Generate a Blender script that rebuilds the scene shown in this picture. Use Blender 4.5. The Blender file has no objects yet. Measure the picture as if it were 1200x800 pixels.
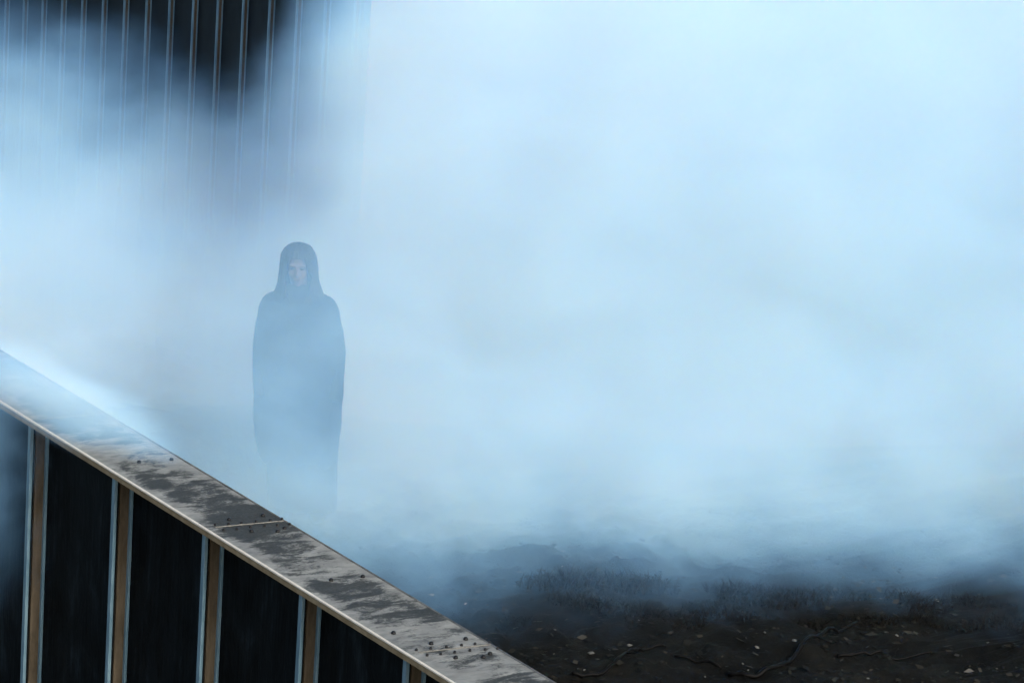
import bpy, bmesh, math, random
from mathutils import Vector, Matrix, noise as mnoise
random.seed(7)
R = math.radians
sc = bpy.context.scene
col = sc.collection

# ---------------------------------------------------------------- camera
cam_d = bpy.data.cameras.new('camera')
cam = bpy.data.objects.new('camera', cam_d)
col.objects.link(cam)
sc.camera = cam
PITCH, ROLL, CAM_H = .283, .065, 8.55
F = Vector((0, math.cos(PITCH), -math.sin(PITCH)))
U = Vector((0, math.sin(PITCH), math.cos(PITCH)))
X = Vector((1, 0, 0))
cr, sr = math.cos(ROLL), math.sin(ROLL)
X2, U2 = X*cr + U*sr, U*cr - X*sr
cam.matrix_world = Matrix(((X2.x, U2.x, -F.x, 0), (X2.y, U2.y, -F.y, 0), (X2.z, U2.z, -F.z, CAM_H), (0, 0, 0, 1)))
cam_d.lens, cam_d.sensor_width = 150, 36
cam_d.clip_start, cam_d.clip_end = .1, 3000

# ---------------------------------------------------------------- sky, sun, exposure
SUN_EL, SUN_AZ = 31, 150          # azimuth measured from +Y (straight ahead) towards +X
w = bpy.data.worlds.new('World')
sc.world = w
w.use_nodes = True
nt = w.node_tree
sky = nt.nodes.new('ShaderNodeTexSky')
sky.sky_type = 'NISHITA'
sky.sun_disc = False
sky.sun_elevation = R(SUN_EL)
sky.sun_rotation = R(SUN_AZ)
sky.air_density, sky.dust_density, sky.ozone_density = 1.0, 2.0, 1.0
bg = nt.nodes['Background']
nt.links.new(sky.outputs[0], bg.inputs[0])
bg.inputs[1].default_value = .15
sd = bpy.data.lights.new('sun', 'SUN')
sd.energy, sd.angle, sd.color = 2.0, R(8), (1, .96, .90)
so = bpy.data.objects.new('sun', sd)
col.objects.link(so)
sdir = Vector((math.sin(R(SUN_AZ))*math.cos(R(SUN_EL)), math.cos(R(SUN_AZ))*math.cos(R(SUN_EL)), math.sin(R(SUN_EL))))
so.rotation_euler = sdir.to_track_quat('Z', 'Y').to_euler()
so.location = sdir*60
vs = sc.view_settings
vs.view_transform, vs.look, vs.exposure, vs.gamma, vs.use_curve_mapping = 'Standard', 'None', 0.27, 1, False
cy = sc.cycles
cy.max_bounces, cy.diffuse_bounces, cy.glossy_bounces, cy.volume_bounces, cy.transparent_max_bounces = 14, 2, 2, 12, 8
cy.volume_step_rate = 1.0
cy.volume_max_steps = 256
cy.use_adaptive_sampling = True
cy.adaptive_threshold = .08
cy.adaptive_min_samples = 16
cy.use_denoising = True
cy.denoiser = 'OPENIMAGEDENOISE'


# ---------------------------------------------------------------- helpers
def mat(name, rough=.7, metal=0.0):
    m = bpy.data.materials.new(name)
    m.use_nodes = True
    b = m.node_tree.nodes['Principled BSDF']
    b.inputs['Roughness'].default_value = rough
    b.inputs['Metallic'].default_value = metal
    b.inputs['Specular IOR Level'].default_value = .12
    return m, m.node_tree, b


class G:
    """small node-graph writer"""
    def __init__(s, t): s.t = t

    def put(s, sock, v):
        if hasattr(v, 'links') or isinstance(v, bpy.types.NodeSocket): s.t.links.new(v, sock)
        else: sock.default_value = v

    def m(s, op, a, b=0.0, c=0.0, clamp=False):
        n = s.t.nodes.new('ShaderNodeMath')
        n.operation = op
        n.use_clamp = clamp
        for i, v in enumerate((a, b, c)): s.put(n.inputs[i], v)
        return n.outputs[0]

    def add(s, a, b): return s.m('ADD', a, b)
    def sub(s, a, b): return s.m('SUBTRACT', a, b)
    def mul(s, a, b): return s.m('MULTIPLY', a, b)

    def step(s, v, lo, hi):
        n = s.t.nodes.new('ShaderNodeMapRange')
        n.interpolation_type = 'SMOOTHSTEP'
        s.put(n.inputs['Value'], v)
        s.put(n.inputs['From Min'], lo)
        s.put(n.inputs['From Max'], hi)
        return n.outputs[0]

    def scale(s, vec, xyz, off=(0, 0, 0)):
        n = s.t.nodes.new('ShaderNodeMapping')
        s.t.links.new(vec, n.inputs['Vector'])
        n.inputs['Scale'].default_value = xyz
        n.inputs['Location'].default_value = off
        return n.outputs[0]

    def noise(s, vec, scale, detail=3.0, rough=.5, dist=0.0):
        n = s.t.nodes.new('ShaderNodeTexNoise')
        s.t.links.new(vec, n.inputs['Vector'])
        n.inputs['Scale'].default_value = scale
        n.inputs['Detail'].default_value = detail
        n.inputs['Roughness'].default_value = rough
        n.inputs['Distortion'].default_value = dist
        return n.outputs[0]

    def ramp(s, v, stops):
        n = s.t.nodes.new('ShaderNodeValToRGB')
        e = n.color_ramp.elements
        for i, (p, c) in enumerate(stops):
            q = e[i] if i < 2 else e.new(p)
            q.position = p
            q.color = (*c, 1)
        s.t.links.new(v, n.inputs[0])
        return n.outputs[0]

    def mix(s, f, a, b):
        n = s.t.nodes.new('ShaderNodeMix')
        n.data_type = 'RGBA'
        s.put(n.inputs[0], f)
        for i, v in ((6, a), (7, b)):
            if isinstance(v, tuple): n.inputs[i].default_value = (*v, 1)
            else: s.t.links.new(v, n.inputs[i])
        return n.outputs[2]

    def obj(s):
        return s.t.nodes.new('ShaderNodeTexCoord').outputs['Object']

    def pos(s):
        return s.t.nodes.new('ShaderNodeNewGeometry').outputs['Position']

    def island(s):
        return s.t.nodes.new('ShaderNodeNewGeometry').outputs['Random Per Island']

    def bump(s, h, bsdf, strength=.3, dist=.01):
        n = s.t.nodes.new('ShaderNodeBump')
        n.inputs['Strength'].default_value = strength
        n.inputs['Distance'].default_value = dist
        s.t.links.new(h, n.inputs['Height'])
        s.t.links.new(n.outputs[0], bsdf.inputs['Normal'])


def simple(name, c0, c1, sc_=8, rough=.75, metal=0.0, bump=.2, stretch=(1, 1, 1)):
    m, t, b = mat(name, rough, metal)
    g = G(t)
    n = g.noise(g.scale(g.obj(), stretch), sc_, 6, .65)
    t.links.new(g.ramp(n, [(.32, c0), (.68, c1)]), b.inputs['Base Color'])
    if bump: g.bump(n, b, bump)
    return m


def link(name, me, m=None, parent=None, smooth=False):
    o = bpy.data.objects.new(name, me)
    if m:
        for mm in (m if isinstance(m, (list, tuple)) else [m]): me.materials.append(mm)
    col.objects.link(o)
    if parent: o.parent = parent
    if smooth:
        for p in me.polygons: p.use_smooth = True
    return o


def from_bm(name, bm, m=None, parent=None, smooth=False):
    me = bpy.data.meshes.new(name)
    bm.normal_update()
    bm.to_mesh(me)
    bm.free()
    return link(name, me, m, parent, smooth)


def box(bm, x0, x1, y0, y1, z0, z1, bevel=0.0):
    v = [bm.verts.new((x, y, z)) for z in (z0, z1) for y in (y0, y1) for x in (x0, x1)]
    f = [bm.faces.new([v[i] for i in q]) for q in
         ((0, 2, 3, 1), (4, 5, 7, 6), (0, 1, 5, 4), (2, 6, 7, 3), (0, 4, 6, 2), (1, 3, 7, 5))]
    if bevel:
        es = list({e for q in f for e in q.edges})
        bmesh.ops.bevel(bm, geom=es, offset=bevel, segments=2, profile=.6, affect='EDGES')


def bxo(name, dims, m, parent=None, bevel=0.0):
    bm = bmesh.new()
    box(bm, *dims, bevel=bevel)
    return from_bm(name, bm, m, parent)


def tag(o, label=None, cat=None, group=None, kind=None):
    for k, v in (('label', label), ('category', cat), ('group', group), ('kind', kind)):
        if v: o[k] = v
    return o


def empty(name, loc=(0, 0, 0), rz=0.0):
    o = bpy.data.objects.new(name, None)
    o.location = loc
    o.rotation_euler = (0, 0, rz)
    o.empty_display_size = .2
    col.objects.link(o)
    return o


# ---------------------------------------------------------------- materials
def flange_material():
    m, t, b = mat('weathered_cream_paint', .62)
    g = G(t)
    o = g.obj()
    sep = t.nodes.new('ShaderNodeSeparateXYZ')
    t.links.new(o, sep.inputs[0])
    x, y = sep.outputs[0], sep.outputs[1]
    fine = g.noise(o, 60, 5, .7)
    base = g.ramp(g.noise(g.scale(o, (2, 5, 2)), 3.0, 6, .6), [(.3, (.18, .18, .162)), (.7, (.37, .365, .315))])
    # grime that runs across the plate, broken up in patches
    streak = g.noise(g.scale(o, (2.6, 6.0, 1), (3, 1, 0)), 1.9, 10, .72, .5)
    patch = g.noise(o, 1.7, 3, .5)
    # darker beside every splice (each 2.02 m)
    ph = g.m('PINGPONG', g.sub(y, 16.366), 1.01)
    near = g.sub(1.0, g.step(ph, .03, .30))
    margin = g.mul(g.step(x, .02, .13), g.sub(1.0, g.step(x, .36, .47)))
    d = g.add(g.add(streak, g.mul(g.sub(patch, .5), .9)), g.mul(near, .10))
    d = g.sub(d, g.mul(g.sub(1.0, margin), .13))
    grime = g.step(g.add(d, g.mul(g.sub(fine, .5), .30)), .39, .56)
    c = g.mix(g.mul(grime, .9), base, g.ramp(fine, [(.3, (.005, .008, .009)), (.75, (.05, .056, .052))]))
    sp = g.step(fine, .62, .72)
    c = g.mix(g.mul(sp, .5), c, (.10, .095, .085))
    t.links.new(c, b.inputs['Base Color'])
    g.bump(g.add(fine, g.mul(grime, -.6)), b, .35, .004)
    return m


M_flange = flange_material()
M_rim = simple('cream_edge_rim_light', (.62, .56, .44), (.82, .76, .62), 14, .4, 0, .1)  # cream paint brightened: rim light along the flange edge is in the colour
M_edge_brown = simple('brown_edge_paint', (.20, .15, .085), (.33, .26, .16), 16, .7, 0, .2)
def web_material():
    m, t, b = mat('dark_web_steel', .6)
    g = G(t)
    o = g.obj()
    big = g.noise(g.scale(o, (1, 2.2, 1.2)), 2.0, 6, .65, .4)
    run = g.noise(g.scale(o, (1, 14, .8)), 2.0, 5, .6)
    c = g.ramp(g.add(g.mul(big, .65), g.mul(run, .35)), [(.40, (.0015, .002, .0022)), (.55, (.005, .0075, .009)), (.68, (.018, .027, .032))])
    c = g.mix(g.step(g.noise(o, 70, 3, .7), .64, .76), c, (.022, .022, .018))
    t.links.new(c, b.inputs['Base Color'])
    g.bump(g.add(big, g.mul(run, .3)), b, .4, .02)
    return m


M_web = web_material()
M_brown = simple('brown_stiffener_paint', (.065, .052, .034), (.13, .105, .072), 18, .7, 0, .2, (1, 1, .25))
M_blue = simple('steel_sky_reflection_blue', (.11, .21, .27), (.24, .37, .44), 25, .45, .2, .1, (1, 1, .2))  # sky reflection on stiffener and rib edges, painted in as pale blue
M_bolt = simple('black_bolt_steel', (.010, .011, .012), (.04, .04, .04), 40, .4, .4, .1)
M_weld = simple('pale_weld', (.12, .115, .10), (.27, .26, .22), 40, .5, 0, .3)
M_wall = simple('far_dark_panel', (.006, .009, .010), (.018, .023, .026), 3, .7, 0, .2)
M_bark = simple('dark_wet_bark', (.001, .001, .001), (.004, .0036, .003), 30, .55, 0, .5)
M_stone = simple('pale_stone', (.07, .072, .066), (.17, .168, .15), 20, .7, 0, .3)
M_weed = simple('dark_dry_weed', (.004, .005, .004), (.014, .012, .009), 6, .8, 0, 0)
M_coat = simple('dark_wool', (.012, .014, .018), (.03, .033, .038), 30, .9, 0, .3)
M_hair = simple('dark_brown_hair', (.014, .011, .009), (.04, .03, .024), 20, .5, 0, .3, (6, 6, .6))
M_skin = simple('skin', (.10, .077, .065), (.15, .115, .095), 12, .5, 0, .05)
M_trouser = simple('dark_trousers', (.012, .013, .016), (.022, .024, .028), 30, .9, 0, .2)
M_eye = simple('eye', (.02, .02, .02), (.03, .03, .03), 5, .2, 0, 0)
M_lip = simple('lips', (.09, .055, .05), (.12, .07, .06), 12, .45, 0, 0)


def soil_material():
    m, t, b = mat('dark_damp_soil', .85)
    g = G(t)
    p = g.pos()
    big = g.noise(p, .9, 5, .6)
    mid = g.noise(p, 7, 7, .7)
    fine = g.noise(p, 55, 5, .75)
    c = g.ramp(g.add(g.mul(big, .5), g.mul(mid, .5)), [(.36, (.0016, .0018, .0014)), (.5, (.0055, .0055, .0042)), (.66, (.018, .0155, .0105))])
    c = g.mix(g.step(fine, .62, .74), c, (.024, .024, .018))
    t.links.new(c, b.inputs['Base Color'])
    g.bump(g.add(g.mul(mid, 1.0), g.mul(fine, .5)), b, .8, .04)
    return m


M_soil = soil_material()


def litter_material():
    m, t, b = mat('dead_leaves', .7)
    g = G(t)
    c = g.ramp(g.island(), [(0, (.003, .003, .0025)), (.45, (.008, .0075, .0055)), (.8, (.020, .018, .013)), (.975, (.045, .04, .03)), (1, (.2, .19, .17))])
    t.links.new(c, b.inputs['Base Color'])
    return m


M_litter = litter_material()

# ---------------------------------------------------------------- ground
TH = .595                         # the girder's heading
OFF = 10.61                       # its rim's distance along its own local x
CT, ST = math.cos(TH), math.sin(TH)


def ground_z(wx, wy):
    """height of the soil at world (wx, wy), the raised side"""
    p = Vector((wx, wy, 0))
    h = .10*mnoise.fractal(p*.5, 1, 2, 3) + .05*mnoise.fractal(p*2.2, 1, 2, 4) + .035*mnoise.fractal(p*6.5, .8, 2, 3)
    return h - .02 - min(3.2, max(0.0, wy-27.2)*.24)


def build_ground():
    lx = [-420, -200, -90, -40, -18, -8, -4, -2, -1, -.4, 0, .12, .166, .182, .25]
    x = .25
    while x < 4.6: x += .05; lx.append(x)
    while x < 420: x += .2 + (x-4.4)*.4; lx.append(x)
    ly = [-420, -200, -90, -40, -10, 0, 6, 10]
    y = 15.0
    while y < 26: y += .05; ly.append(y)
    while y < 450: y += .2+(y-25.8)*.3; ly.append(y)
    bm = bmesh.new()
    rows = []
    for b_ in ly:
        row = []
        for a in lx:
            wx, wy = CT*(OFF+a) - ST*b_, ST*(OFF+a) + CT*b_
            if a <= .166: z = -1.12 + .5*ground_z(wx, wy) if a > -60 else -1.12
            else: z = ground_z(wx, wy)
            row.append(bm.verts.new((wx, wy, z)))
        rows.append(row)
    for i in range(len(rows)-1):
        for j in range(len(lx)-1):
            bm.faces.new((rows[i][j], rows[i][j+1], rows[i+1][j+1], rows[i+1][j]))
    o = from_bm('ground', bm, M_soil, None, True)
    tag(o, 'dark damp soil scattered with litter running into the fog', 'ground', None, 'structure')


build_ground()

# ---------------------------------------------------------------- the steel girder
TOP = 1.25
girder = empty('plate_girder', (CT*OFF, ST*OFF, 0), TH)
tag(girder, 'weathered riveted steel girder with cream top flange and dark ribbed side', 'girder')
Y0, Y1 = 4.0, 42.0
WX = .158                          # face of the web
bm = bmesh.new()
box(bm, 0.006, .455, Y0, Y1, TOP-.034, TOP)
from_bm('top_flange', bm, M_flange, girder)
bxo('flange_edge', (-.002, .006, Y0, Y1, TOP-.036, TOP-.007), M_edge_brown, girder)
bm = bmesh.new()
box(bm, -.004, .012, Y0, Y1, TOP-.007, TOP+.003, .0025)
from_bm('flange_rim_light', bm, M_rim, girder)
bm = bmesh.new()
n = 220
box(bm, .449, .459, Y0, Y1, TOP-.036, TOP+.004, .002)
from_bm('flange_lip', bm, simple('dark_lip_paint', (.05, .055, .055), (.2, .2, .19), 12, .6), girder)
bxo('web', (WX, WX+.014, Y0, Y1, -1.09, TOP-.034), M_web, girder)
bxo('bottom_flange', (-.06, WX, Y0, Y1, -1.13, -1.09), M_web, girder)

SP = 1.011
bm_plate, bm_b1, bm_b2, bm_back = (bmesh.new() for _ in range(4))
STB = -1.09
box(bm_plate, .082, .138, -.012, .0, STB, TOP-.036)
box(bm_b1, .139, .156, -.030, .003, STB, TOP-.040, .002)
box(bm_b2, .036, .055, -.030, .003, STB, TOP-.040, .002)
box(bm_back, .046, WX, .001, .013, STB, TOP-.036)
meshes = {}
for k, b_ in (('plate', bm_plate), ('edge_bar', bm_b1), ('outer', bm_b2), ('back', bm_back)):
    me = bpy.data.meshes.new(k)
    b_.normal_update()
    b_.to_mesh(me)
    b_.free()
    meshes[k] = me
meshes['back'].materials.append(M_web)
meshes['plate'].materials.append(M_brown)
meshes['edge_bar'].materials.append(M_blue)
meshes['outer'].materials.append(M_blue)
for k in range(-5, 14):
    yy = 20.54 - SP*k + .0
    if not (Y0 < yy < Y1): continue
    s = link('stiffener', meshes['back'], None, girder)
    s.location = (0, yy, 0)
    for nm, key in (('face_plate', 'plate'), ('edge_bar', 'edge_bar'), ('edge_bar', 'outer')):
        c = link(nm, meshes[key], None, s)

# splices: weld seam with dark bolts beside it, plus a few single bolts
up = [(.075, .072), (.152, .060), (.227, .049), (.307, .040), (.38, .026), (.458, .014), (.077, -.014), (.151, -.025), (.233, -.033),
      (.308, -.044), (.384, -.056), (.452, -.073)]
big = [(.387, .105), (.192, .125), (.386, -.123), (.199, -.093), (.324, -.15)]


def bolt_mesh(r, h, name):
    bm = bmesh.new()
    bmesh.ops.create_cone(bm, cap_ends=True, segments=10, radius1=r, radius2=r*.72, depth=h)
    bmesh.ops.bevel(bm, geom=[e for e in bm.edges if all(v.co.z > 0 for v in e.verts)], offset=r*.2, segments=2, affect='EDGES')
    me = bpy.data.meshes.new(name)
    bm.to_mesh(me)
    bm.free()
    me.materials.append(M_bolt)
    for p in me.polygons: p.use_smooth = True
    return me


bolt_s, bolt_b = bolt_mesh(.0085, .014, 'bolt_small'), bolt_mesh(.0135, .016, 'bolt_large')
SPLICES = (16.366, 18.39)
for ys in SPLICES + (20.41, 14.34, 12.32):
    bm = bmesh.new()
    pts = [(.062 + .39*i/26, .0 - .05*i/26*1.0 + random.uniform(-.0015, .0015)) for i in range(27)]
    prev = None
    for i, (px, py) in enumerate(pts):
        hw = .0035 + random.uniform(-.0012, .0012)
        ring = [bm.verts.new((px, ys+py+.042+a*hw, TOP+.001+b_)) for a, b_ in ((-1, 0), (-.5, .004), (.5, .004), (1, 0))]
        if prev:
            for q in range(3): bm.faces.new((prev[q], ring[q], ring[q+1], prev[q+1]))
        prev = ring
    from_bm('weld_seam', bm, M_weld, girder, True)
    if ys not in SPLICES: continue
    for (bx, by) in up:
        o = link('bolt', bolt_s, None, girder)
        o.location = (bx + random.uniform(-.006, .006), ys + by + random.uniform(-.004, .004), TOP+.005)
    for (bx, by) in big:
        o = link('bolt', bolt_b, None, girder)
        o.location = (bx + random.uniform(-.01, .01), ys + by + random.uniform(-.008, .008), TOP+.006)
for (bx, by) in [(.203, 17.477), (.38, 17.458), (.091, 16.686), (.394, 19.52), (.207, 19.548)]:
    o = link('bolt', bolt_b, None, girder)
    o.location = (bx, by, TOP+.006)

# ---------------------------------------------------------------- ribbed wall far behind
PHI = .39
wall = empty('ribbed_wall', (-3.007, 35.0, 0), PHI)
tag(wall, 'tall black steel wall with thin pale ribs rising out of the fog', 'wall')
WS = .65
bxo('wall_panel', (0, .05, -7*WS-.1, 26, -3.4, 3.4), M_wall, wall)
bm = bmesh.new()
box(bm, -.07, .12, -7*WS-.15, 26.05, 3.4, 3.48, .008)
from_bm('wall_cap', bm, M_edge_brown, wall)
rme = []
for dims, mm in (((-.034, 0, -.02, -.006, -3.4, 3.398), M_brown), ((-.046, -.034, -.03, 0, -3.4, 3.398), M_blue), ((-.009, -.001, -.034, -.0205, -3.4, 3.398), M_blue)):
    bm = bmesh.new()
    box(bm, *dims)
    me = bpy.data.meshes.new('rib')
    bm.normal_update()
    bm.to_mesh(me)
    bm.free()
    me.materials.append(mm)
    rme.append(me)
for i in range(-7, 16):
    r_ = link('rib', rme[0], None, wall)
    r_.location = (0, i*WS, 0)
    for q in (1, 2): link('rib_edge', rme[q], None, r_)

# ---------------------------------------------------------------- the person
PX, PY = -1.255, 25.41
pz = ground_z(PX, PY)
person = empty('person', (PX, PY, pz), -.03)
person.scale = (1, 1, 1.03)
tag(person, 'person with long dark hair in a long dark coat standing in the fog', 'person')
LEAN = -.058


def lean(co): return Vector((co[0] + LEAN*co[2], co[1], co[2]))


def tube(bm, pts, seg=14):
    """closed tapering tube through (x, y, z, r)"""
    rings = []
    P = [Vector(p[:3]) for p in pts]
    for i, p in enumerate(pts):
        t = (P[min(i+1, len(P)-1)] - P[max(i-1, 0)]).normalized()
        a = t.orthogonal().normalized() if abs(t.z) < .9 else Vector((1, 0, 0))
        a = (a - t*a.dot(t)).normalized()
        b_ = t.cross(a)
        rings.append([bm.verts.new(lean(P[i] + a*(math.cos(q*2*math.pi/seg)*p[3]) + b_*(math.sin(q*2*math.pi/seg)*p[3]))) for q in range(seg)])
    for i in range(len(rings)-1):
        for q in range(seg):
            bm.faces.new((rings[i][q], rings[i][(q+1) % seg], rings[i+1][(q+1) % seg], rings[i+1][q]))
    bm.faces.new(rings[0][::-1])
    bm.faces.new(rings[-1])


def ell(bm, c, r, rot=None):
    m4 = Matrix.Translation(lean(c)) @ (rot or Matrix()) @ Matrix.Diagonal((*r, 1))
    bmesh.ops.create_uvsphere(bm, u_segments=20, v_segments=14, radius=1, matrix=m4)


bm = bmesh.new()
# head: skull, jaw, cheeks, brow, nose, ears; face looks towards -y
ell(bm, (0, .015, 1.605), (.075, .095, .098))
ell(bm, (0, -.02, 1.545), (.058, .072, .078))
ell(bm, (0, -.062, 1.497), (.03, .026, .024))
for s in (-1, 1):
    ell(bm, (s*.036, -.062, 1.553), (.024, .022, .026))
    ell(bm, (s*.030, -.078, 1.607), (.026, .012, .010))
    ell(bm, (s*.078, .015, 1.57), (.012, .02, .032))
tube(bm, [(0, -.080, 1.60, .009), (0, -.094, 1.578, .011), (0, -.108, 1.556, .014), (0, -.09, 1.547, .012)], 10)
ell(bm, (0, -.085, 1.522), (.024, .012, .008))
tube(bm, [(0, .03, 1.36, .062), (0, .022, 1.44, .055), (0, .01, 1.52, .055)])
tube(bm, [(0, .02, .80, .13), (0, .02, .92, .155), (0, .015, 1.05, .125), (0, .015, 1.18, .12), (0, .02, 1.28, .105), (0, .025, 1.36, .07)])
for s in (-1, 1):
    ell(bm, (s*.09, .015, 1.24), (.10, .09, .11))
    ell(bm, (s*.155, .02, 1.30), (.055, .05, .05))
    tube(bm, [(s*.17, .02, 1.29, .045), (s*.20, .03, 1.20, .047), (s*.215, .03, 1.06, .040), (s*.218, .0, .94, .036), (s*.212, -.03, .82, .026)])
    # hand: palm, four fingers of different lengths, thumb from the side of the palm
    ell(bm, (s*.21, -.04, .765), (.020, .042, .055))
    for k, (dy, ln) in enumerate(((-.03, .068), (-.010, .078), (.010, .072), (.029, .056))):
        y_ = -.042+dy
        tube(bm, [(s*.209, y_, .735, .0095), (s*.207, y_-.002, .715, .0092), (s*.203, y_-.004, .715-ln*.5, .0085), (s*.193, y_-.006, .715-ln, .007)], 8)
    tube(bm, [(s*.206, -.075, .785, .012), (s*.200, -.098, .755, .011), (s*.192, -.104, .72, .008)], 8)
    # legs and shoes
    tube(bm, [(s*.085, .02, .86, .105), (s*.095, .015, .66, .082), (s*.10, .005, .48, .062), (s*.105, .02, .33, .058), (s*.11, .03, .17, .042), (s*.11, .03, .06, .04)])
    ell(bm, (s*.115, -.04, .04), (.045, .125, .045))
    ell(bm, (s*.112, .03, .04), (.042, .055, .05))
body = from_bm('body', bm, None, person, True)
rm = body.modifiers.new('remesh', 'REMESH')
rm.mode, rm.voxel_size, rm.use_smooth_shade = 'VOXEL', .007, True
sm = body.modifiers.new('smooth', 'SMOOTH')
sm.factor, sm.iterations = .5, 3
body.data.materials.append(M_skin)
for s in (-1, 1):
    bm = bmesh.new()
    ell(bm, (s*.030, -.0805, 1.588), (.015, .009, .007))
    from_bm('eye', bm, M_eye, person, True)
bm = bmesh.new()
ell(bm, (0, -.097, 1.522), (.023, .006, .0065))
from_bm('mouth', bm, M_lip, person, True)


def loft(name, prof, m, a0=0.0, a1=2*math.pi, gap=None, seg=72, mod=None, thick=0.0, ex=2.0, hem=0.0):
    """rings (z, rx, ry, cx, cy); angle 0 faces -y"""
    bm = bmesh.new()
    rings = []
    full = abs(a1-a0-2*math.pi) < 1e-6
    nseg = seg if full else seg+1
    for (z, rx, ry, cx, cy_) in prof:
        ring = []
        for q in range(nseg):
            b0, b1 = (gap(z, 0), 2*math.pi-gap(z, 1)) if gap else (a0, a1)
            a = b0 + (b1-b0)*q/seg
            s_, c_ = math.sin(a), -math.cos(a)
            k = (abs(s_)**ex + abs(c_)**ex)**(-1/ex)
            f = mod(a, z) if mod else 1
            zz = z
            if hem: zz += hem*(mnoise.noise(Vector((s_*1.6, c_*1.6, 3.3))) + .5*mnoise.noise(Vector((s_*5, c_*5, 1.3))))*max(0, 1-(z-prof[-1][0])/.25)
            ring.append(bm.verts.new(lean((cx + rx*s_*k*f, cy_ + ry*c_*k*f, zz))))
        rings.append(ring)
    for i in range(len(rings)-1):
        for q in range(nseg if full else nseg-1):
            bm.faces.new((rings[i][q], rings[i][(q+1) % nseg], rings[i+1][(q+1) % nseg], rings[i+1][q]))
    bmesh.ops.recalc_face_normals(bm, faces=bm.faces[:])
    o = from_bm(name, bm, m, person, True)
    if thick:
        sol = o.modifiers.new('thickness', 'SOLIDIFY')
        sol.thickness, sol.offset = thick, 0
    return o


def interp(ctrl, n):
    out = []
    zs = [c[0] for c in ctrl]
    for i in range(n+1):
        z = zs[0] + (zs[-1]-zs[0])*i/n
        for j in range(len(ctrl)-1):
            if (z-zs[j])*(z-zs[j+1]) <= 1e-12:
                f = (z-zs[j])/(zs[j+1]-zs[j])
                f = f*f*(3-2*f)*.5 + f*.5
                out.append(tuple([z]+[ctrl[j][k]+(ctrl[j+1][k]-ctrl[j][k])*f for k in range(1, 5)]))
                break
    return out


def folds(a, z):
    low = max(0, min(1, (1.15-z)/.7))
    arm = .04*math.exp(-((abs(math.sin(a))-.80)/.07)**2)*(1 if z < 1.28 else 0)
    return 1 + low*.022*math.sin(7*a+1.3*z*4) + .035*mnoise.noise(Vector((math.sin(a)*3, math.cos(a)*3, z*4))) + .02*mnoise.noise(Vector((math.sin(a)*6, math.cos(a)*6, z*11))) - arm


coat = loft('coat', interp([(1.475, .062, .062, 0, .02), (1.43, .090, .08, 0, .012), (1.405, .155, .105, 0, .012), (1.37, .222, .13, 0, .015), (1.30, .248, .145, 0, .02), (1.16, .262, .165, 0, .015),
                     (.95, .272, .18, -.004, .01), (.70, .268, .18, -.012, .01), (.50, .258, .178, -.02, .015), (.42, .245, .172, -.02, .015), (.37, .225, .165, -.012, .015)], 70),
            M_coat, mod=folds, thick=.008, ex=2.4, hem=.05)
loft('skirt', interp([(.75, .215, .15, .0, .015), (.5, .222, .155, .005, .015), (.3, .216, .15, .01, .015), (.07, .21, .145, .015, .015)], 24),
     M_trouser, mod=folds, thick=.006, ex=2.2, hem=.02)
for s in (-1, 1):          # sleeves hanging close to the body
    bm = bmesh.new()
    tube(bm, [(s*.165, .02, 1.33, .035), (s*.188, .02, 1.28, .055), (s*.208, .015, 1.20, .064), (s*.222, .0, 1.06, .066), (s*.222, -.035, .92, .064), (s*.214, -.06, .80, .066), (s*.21, -.065, .775, .062)], 24)
    for v in bm.verts:
        v.co += v.normal*0 + Vector((1, 1, 0))*.010*mnoise.noise(v.co*11)
    from_bm('sleeve', bm, M_coat, person, True)


def strands(a, z):
    return 1 + .045*math.sin(23*a + 5*math.sin(3*z)) + .10*mnoise.noise(Vector((math.sin(a)*9, math.cos(a)*9, z*4)))


# hair: a closed cap over the skull, parted curtains left and right of the face
hair = loft('hair', interp([(1.716, .012, .015, 0, .02), (1.708, .05, .06, 0, .02), (1.685, .082, .098, 0, .02), (1.65, .100, .115, 0, .02)], 14),
            M_hair, mod=strands, thick=.01)
hm = loft('hair_length', interp([(1.652, .100, .115, 0, .02), (1.58, .108, .118, .002, .02), (1.50, .116, .115, 0, .02), (1.43, .136, .115, 0, .02), (1.37, .168, .13, 0, .02), (1.27, .16, .14, 0, .01)], 30),
          M_hair, a0=R(38), a1=R(322), gap=lambda z, k: R(12 + 30*max(0, math.sin(max(0, min(1, (1.662-z)/.27))*math.pi))**.7 + 7*mnoise.noise(Vector((z*14, k*9, 0)))), mod=strands, thick=.012)
hm.parent = hair
for s in (-1, 1):
    bm = bmesh.new()
    ell(bm, (s*.115, -.04, .042), (.052, .135, .046))
    ell(bm, (s*.112, .035, .05), (.049, .062, .06))
    from_bm('shoe', bm, M_coat, person, True)

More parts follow.
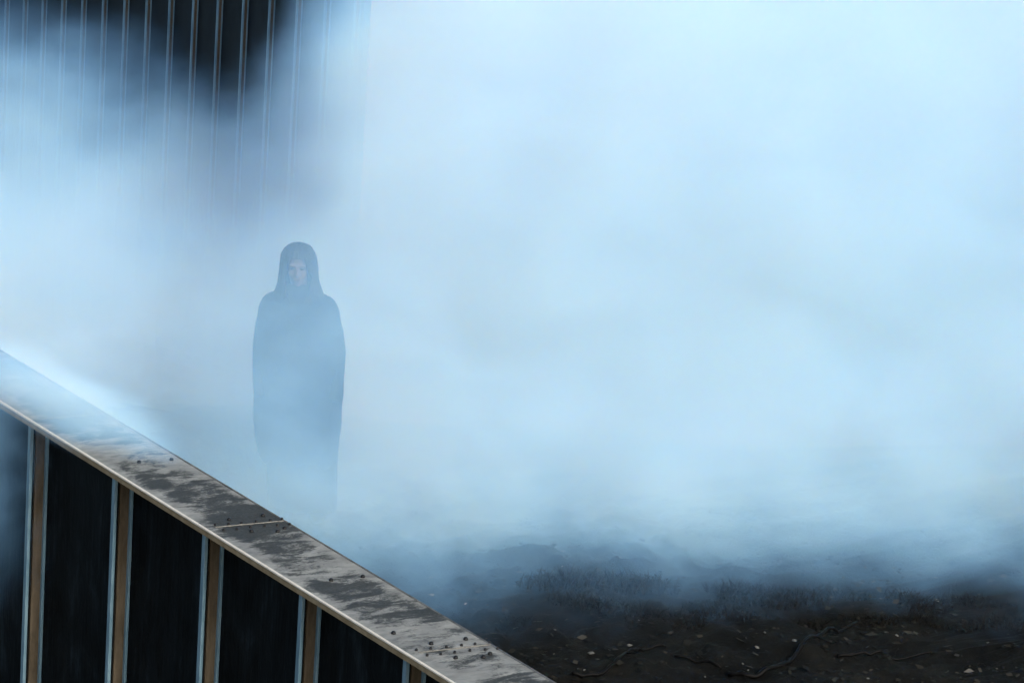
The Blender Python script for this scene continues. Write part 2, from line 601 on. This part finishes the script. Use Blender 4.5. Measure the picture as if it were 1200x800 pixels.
# ---------------------------------------------------------------- things lying on the ground
def litter():
    bm = bmesh.new()
    for _ in range(15000):
        wx, wy = random.uniform(-2.5, 6.5), random.uniform(20.5, 27)
        a = CT*wx + ST*wy - OFF
        if a < .5: continue
        if mnoise.noise(Vector((wx*1.1, wy*1.1, 5))) < random.uniform(-.7, .35): continue
        L = random.uniform(.008, .034) * random.uniform(.6, 1.2)
        W = L*random.uniform(.3, .8)
        q = random.uniform(0, 6.28)
        tilt = random.uniform(-.5, .5)
        z = ground_z(wx, wy) + random.uniform(.004, .016)
        c, s = math.cos(q), math.sin(q)
        pts = [(-L, 0, 0), (-.2*L, -W, .25*L*random.random()), (L, 0, .4*L*random.random()), (.1*L, W, .3*L*random.random())]
        v = [bm.verts.new((wx + c*x - s*y, wy + s*x + c*y, z + h + tilt*y)) for x, y, h in pts]
        bm.faces.new((v[0], v[1], v[2]))
        bm.faces.new((v[0], v[2], v[3]))
    o = from_bm('leaf_litter', bm, M_litter)
    tag(o, 'dead leaves and crumbs scattered over the dark soil', 'leaf litter', None, 'stuff')


litter()


def branch(name, pts, r0, r1, label, twigs=()):
    """a bent tapering stick over world (x, y) points; rests on the soil"""
    bm = bmesh.new()
    P = []
    for i in range(len(pts)-1):
        for k in range(5):
            f = k/5
            P.append([pts[i][q] + (pts[i+1][q]-pts[i][q])*f for q in range(3)])
    P.append(list(pts[-1]))
    for _ in range(2):
        P = [P[0]] + [[(P[i-1][q]+2*P[i][q]+P[i+1][q])/4 for q in range(3)] for i in range(1, len(P)-1)] + [P[-1]]

    def stick(P, ra, rb):
        V = [Vector((p[0], p[1], ground_z(p[0], p[1]) + p[2])) for p in P]
        rings = []
        for i, v in enumerate(V):
            t = (V[min(i+1, len(V)-1)]-V[max(0, i-1)]).normalized()
            a = t.cross(Vector((0, 0, 1))).normalized()
            b_ = a.cross(t)
            r = ra + (rb-ra)*i/(len(V)-1)
            r *= 1 + .22*mnoise.noise(v*14)
            rings.append([bm.verts.new(v + a*r*math.cos(q*math.pi/4) + b_*r*math.sin(q*math.pi/4)) for q in range(8)])
        for i in range(len(rings)-1):
            for q in range(8): bm.faces.new((rings[i][q], rings[i][(q+1) % 8], rings[i+1][(q+1) % 8], rings[i+1][q]))
        bm.faces.new(rings[0][::-1])
        bm.faces.new(rings[-1])
    stick(P, r0, r1)
    for (i, dx, dy, dz, r) in twigs:
        b0 = P[min(len(P)-1, i)]
        stick([[b0[0]+dx*f + .02*math.sin(5*f), b0[1]+dy*f, b0[2]+dz*f] for f in (0, .25, .5, .75, 1)], r, r*.35)
    o = from_bm(name, bm, M_bark, None, True)
    tag(o, label, 'branch')
    return o


branch('fallen_branch', [(1.36, 22.91, .02), (1.48, 22.86, .015), (1.58, 22.91, .02), (1.69, 23.05, .03), (1.80, 23.26, .04), (1.99, 23.58, .06), (2.14, 23.77, .09)],
       .016, .010, 'long bent black branch rising towards the fog', ((22, .16, -.05, .03, .006), (12, .12, .10, .05, .005), (27, -.1, .14, .05, .004)))
branch('fallen_branch', [(.46, 22.68, .02), (.61, 22.69, .015), (.70, 22.80, .02), (.78, 23.0, .03), (.86, 23.13, .04), (1.0, 23.18, .03)],
       .013, .008, 'shorter curved black branch on the soil close to the girder', ((14, .12, -.06, .03, .005), (20, .05, .12, .04, .005)))
branch('fallen_branch', [(2.0, 23.28, .02), (2.2, 23.37, .02), (2.35, 23.40, .02), (2.56, 23.45, .02)],
       .012, .007, 'straight low black branch lying behind the long bent one', ((8, .1, .1, .03, .004),))
branch('fallen_branch', [(1.05, 23.05, .02), (1.2, 23.02, .02), (1.32, 22.96, .02)],
       .010, .006, 'thin black twig lying between the two curved branches', ())


def stone_mesh(seed):
    bm = bmesh.new()
    bmesh.ops.create_icosphere(bm, subdivisions=3, radius=1)
    for v in bm.verts:
        v.co *= 1 + .45*mnoise.noise(v.co*1.1 + Vector((seed*7, 0, 0))) + .15*mnoise.noise(v.co*3 + Vector((0, seed*3, 0)))
        v.co.z *= .5
    me = bpy.data.meshes.new('pale_stone')
    bm.to_mesh(me)
    bm.free()
    me.materials.append(M_stone)
    return me


sm_ = [stone_mesh(i) for i in range(4)]
for i, (x, y, r) in enumerate([(.57, 23.08, .022), (.53, 22.78, .011), (.50, 22.83, .012), (.79, 23.17, .018), (1.53, 23.25, .020), (1.75, 23.36, .020), (1.47, 22.94, .010), (1.44, 22.99, .011),
                               (2.38, 23.74, .011), (2.16, 22.97, .013), (1.58, 23.43, .012), (2.32, 23.83, .008), (.36, 23.39, .010), (1.22, 22.80, .009), (2.87, 23.64, .009), (.85, 23.64, .008), (2.02, 23.12, .009)]):
    o = link('pale_stone', sm_[i % 4])
    o.location = (x, y, ground_z(x, y)+r*.2)
    r *= .75
    o.scale = (r*random.uniform(.8, 1.4), r*random.uniform(.7, 1.1), r)
    o.rotation_euler = (random.uniform(-.3, .3), random.uniform(-.3, .3), random.uniform(0, 6))
    tag(o, 'small pale stone lying on the dark soil', 'stone', 'pale stones scattered on the soil')


def weed_mesh(seed, n=330):
    rnd = random.Random(seed)
    bm = bmesh.new()
    for _ in range(n):
        a = rnd.uniform(0, 6.28)
        rr = rnd.random()**.7*.20
        bx, by = rr*math.cos(a)*1.5, rr*math.sin(a)*.8
        h = rnd.uniform(.04, .15)*(1.15-rr*2.5)
        dx, dy = rnd.uniform(-.5, .5)*h, rnd.uniform(-.5, .5)*h
        wd = rnd.uniform(.003, .008)
        q = rnd.uniform(0, 3.14)
        cx, cy_ = math.cos(q)*wd, math.sin(q)*wd
        prev = None
        for k in range(4):
            f = k/3
            p = Vector((bx+dx*f*f, by+dy*f*f, h*f-.02))
            t = 1-.85*f
            cur = (bm.verts.new(p+Vector((cx*t, cy_*t, 0))), bm.verts.new(p-Vector((cx*t, cy_*t, 0))))
            if prev: bm.faces.new((prev[0], prev[1], cur[1], cur[0]))
            prev = cur
            if k and rnd.random() < (0, 1, .7, 0)[k]:      # a small ragged leaf
                L = rnd.uniform(.010, .030)
                b_ = rnd.uniform(0, 6.28)
                e = Vector((math.cos(b_), math.sin(b_), rnd.uniform(-.4, .6)))*L
                sidev = Vector((-math.sin(b_), math.cos(b_), rnd.uniform(-.3, .3)))*L*.45
                bm.faces.new([bm.verts.new(p), bm.verts.new(p+e*.5+sidev), bm.verts.new(p+e), bm.verts.new(p+e*.5-sidev)])
    me = bpy.data.meshes.new('weed_clump')
    bm.to_mesh(me)
    bm.free()
    me.materials.append(M_weed)
    return me


wm = [weed_mesh(i) for i in range(5)]
for i, (x, y) in enumerate([(.43, 24.17), (.56, 23.82), (.81, 24.17), (.94, 23.74), (.21, 23.6), (1.53, 24.23), (1.77, 24.28), (1.98, 24.47), (1.9, 23.93),
                            (1.55, 24.09), (2.5, 24.5), (2.59, 24.21), (2.9, 24.58), (2.99, 24.14), (3.18, 24.55), (2.24, 23.99), (1.37, 23.9)]):
    o = link('weed_clump', wm[i % 5])
    s = random.uniform(.55, .95)
    o.location = (x, y, ground_z(x, y))
    o.scale = (s*1.15, s, s*(.85 if y > 24.05 else .65))
    o.rotation_euler = (0, 0, random.uniform(-.4, .4) + (math.pi if i % 2 else 0))
    tag(o, 'low ragged clump of dark weeds at the edge of the fog', 'weeds', 'weed clumps at the edge of the fog')

# ---------------------------------------------------------------- the fog
def volume_out(t, g, out, dens):
    pv = t.nodes.new('ShaderNodeVolumePrincipled')
    pv.inputs['Color'].default_value = (.28, .60, 1.0, 1)
    pv.inputs['Absorption Color'].default_value = (.78, .80, .84, 1)
    pv.inputs['Anisotropy'].default_value = -.35
    t.links.new(dens, pv.inputs['Density'])
    t.links.new(pv.outputs[0], out.inputs['Volume'])


def fog_material(name):
    m = bpy.data.materials.new(name)
    m.use_nodes = True
    t = m.node_tree
    for nd in list(t.nodes):
        if nd.type == 'BSDF_PRINCIPLED': t.nodes.remove(nd)
    out = [nd for nd in t.nodes if nd.type == 'OUTPUT_MATERIAL'][0]
    return m, t, out, G(t)


def girder_fog():
    """the tongue of fog that pours over the far end of the girder"""
    m, t, out, g = fog_material('low_fog_air')
    sep = t.nodes.new('ShaderNodeSeparateXYZ')
    o = g.obj()
    t.links.new(o, sep.inputs[0])
    a, b, z = sep.outputs
    n = g.sub(g.noise(o, 2.2, 3, .6, .3), .5)
    over = g.mul(g.step(g.add(g.add(b, g.mul(n, .9)), g.mul(a, .9)), 19.6, 20.3), g.mul(g.step(a, -.12, .06), g.sub(1.0, g.step(a, .33, .47))))
    over = g.mul(over, g.sub(1.0, g.step(g.add(z, g.mul(n, .4)), TOP+.05, TOP+.28)))
    over = g.mul(over, g.m('MAXIMUM', g.step(z, TOP-.03, TOP+.03), g.step(a, .16, .2)))
    over = g.mul(over, g.sub(1.0, g.step(b, 21.0, 21.7)))
    veil = g.mul(g.step(g.add(b, g.mul(n, 1.2)), 20.3, 21.1), g.mul(g.step(a, -.65, -.1), g.sub(1.0, g.step(a, .12, .2))))
    veil = g.mul(veil, g.mul(g.step(g.add(z, n), -.1, 1.1), g.sub(1.0, g.step(z, 1.25, 1.6))))
    d = g.add(g.mul(over, 4.2), g.mul(veil, 1.0))
    volume_out(t, g, out, g.m('MAXIMUM', d, 0.0))
    bm = bmesh.new()
    box(bm, -.7, .9, 18.7, 23.7, -.5, 1.75)
    o = from_bm('fog_tongue', bm, m)
    o.location, o.rotation_euler = (CT*OFF, ST*OFF, 0), (0, 0, TH)
    tag(o, 'tongue of pale fog pouring over the far end of the girder', 'fog', None, 'stuff')
    m.cycles.volume_step_rate = .5


girder_fog()


def fog():
    m = bpy.data.materials.new('fog_air')
    m.use_nodes = True
    t = m.node_tree
    for nd in list(t.nodes):
        if nd.type == 'BSDF_PRINCIPLED': t.nodes.remove(nd)
    out = [nd for nd in t.nodes if nd.type == 'OUTPUT_MATERIAL'][0]
    g = G(t)
    p = g.pos()
    sep = t.nodes.new('ShaderNodeSeparateXYZ')
    t.links.new(p, sep.inputs[0])
    x, y, z = sep.outputs
    a = g.sub(g.add(g.mul(x, CT), g.mul(y, ST)), OFF)
    b = g.sub(g.mul(y, CT), g.mul(x, ST))
    n1 = g.sub(g.noise(p, .55, 1, .5), .5)
    n2 = g.sub(g.noise(g.scale(p, (1, 1, 1.5), (3, 7, 1)), 1.35, 4, .62, .3), .5)
    # where the bank begins on the ground, measured away from the viewer
    y0 = g.m('MINIMUM', g.add(g.mul(x, .28), 23.5), 24.3)
    y0 = g.m('MAXIMUM', y0, 22.4)
    fr = g.add(g.sub(y, y0), g.add(g.mul(n1, 1.8), g.mul(n2, 1.9)))
    front = g.add(g.mul(g.step(fr, -.3, 1.3), .42), g.mul(g.step(fr, .6, 2.6), .75))
    # how high it stands: low on the left, tall in the middle and on the right
    side = g.step(g.add(x, g.mul(n1, 1.6)), -2.15, -.8)
    tall = g.step(g.add(x, g.mul(n1, 1.2)), -2.0, -.7)
    lowtop = g.sub(1.75, g.mul(g.sub(y, 25.0), .12))
    T = g.add(lowtop, g.mul(tall, g.sub(3.3, lowtop)))
    T = g.add(T, g.add(g.mul(n1, 1.3), g.mul(n2, .8)))
    top = g.sub(1.0, g.step(g.sub(z, T), -.6, .5))
    dens = g.mul(g.mul(g.mul(front, top), g.step(a, .1, .6)), g.mul(g.add(.20, g.add(g.mul(side, .83), g.mul(n2, g.add(1.25, g.mul(side, .5))))), g.add(1.0, g.mul(.7, g.sub(1.0, g.step(z, .15, 1.25))))))
    # a lower, thicker layer on the left, behind the standing person
    low = g.mul(g.sub(1.0, g.step(g.add(z, g.mul(n2, 1.2)), .5, 1.5)), g.mul(g.step(g.add(y, n1), 24.2, 26.0), g.sub(1.0, g.step(g.add(y, g.mul(n2, 2.0)), 28.2, 30.6))))
    dens = g.mul(dens, g.add(.7, g.mul(.3, g.step(x, -5.0, -2.4))))
    dens = g.add(dens, g.mul(g.mul(low, g.step(a, .3, .9)), g.add(g.sub(.78, g.mul(side, .3)), g.mul(n2, 1.2))))
    # soft ends
    ends = g.mul(g.mul(g.step(x, -9, -6.5), g.sub(1.0, g.step(x, 7, 10))), g.mul(g.sub(1.0, g.step(y, 42, 46)), g.sub(1.0, g.step(z, 4.4, 5.2))))
    dens = g.m('MAXIMUM', g.mul(dens, ends), 0.0)
    volume_out(t, g, out, dens)
    bm = bmesh.new()
    box(bm, -9, 10, 19.5, 46, -3.6, 5.2)
    o = from_bm('fog_bank', bm, m)
    tag(o, 'thick pale blue fog bank lying over the ground behind the girder', 'fog', None, 'stuff')
    m.cycles.volume_step_rate = .35


fog()
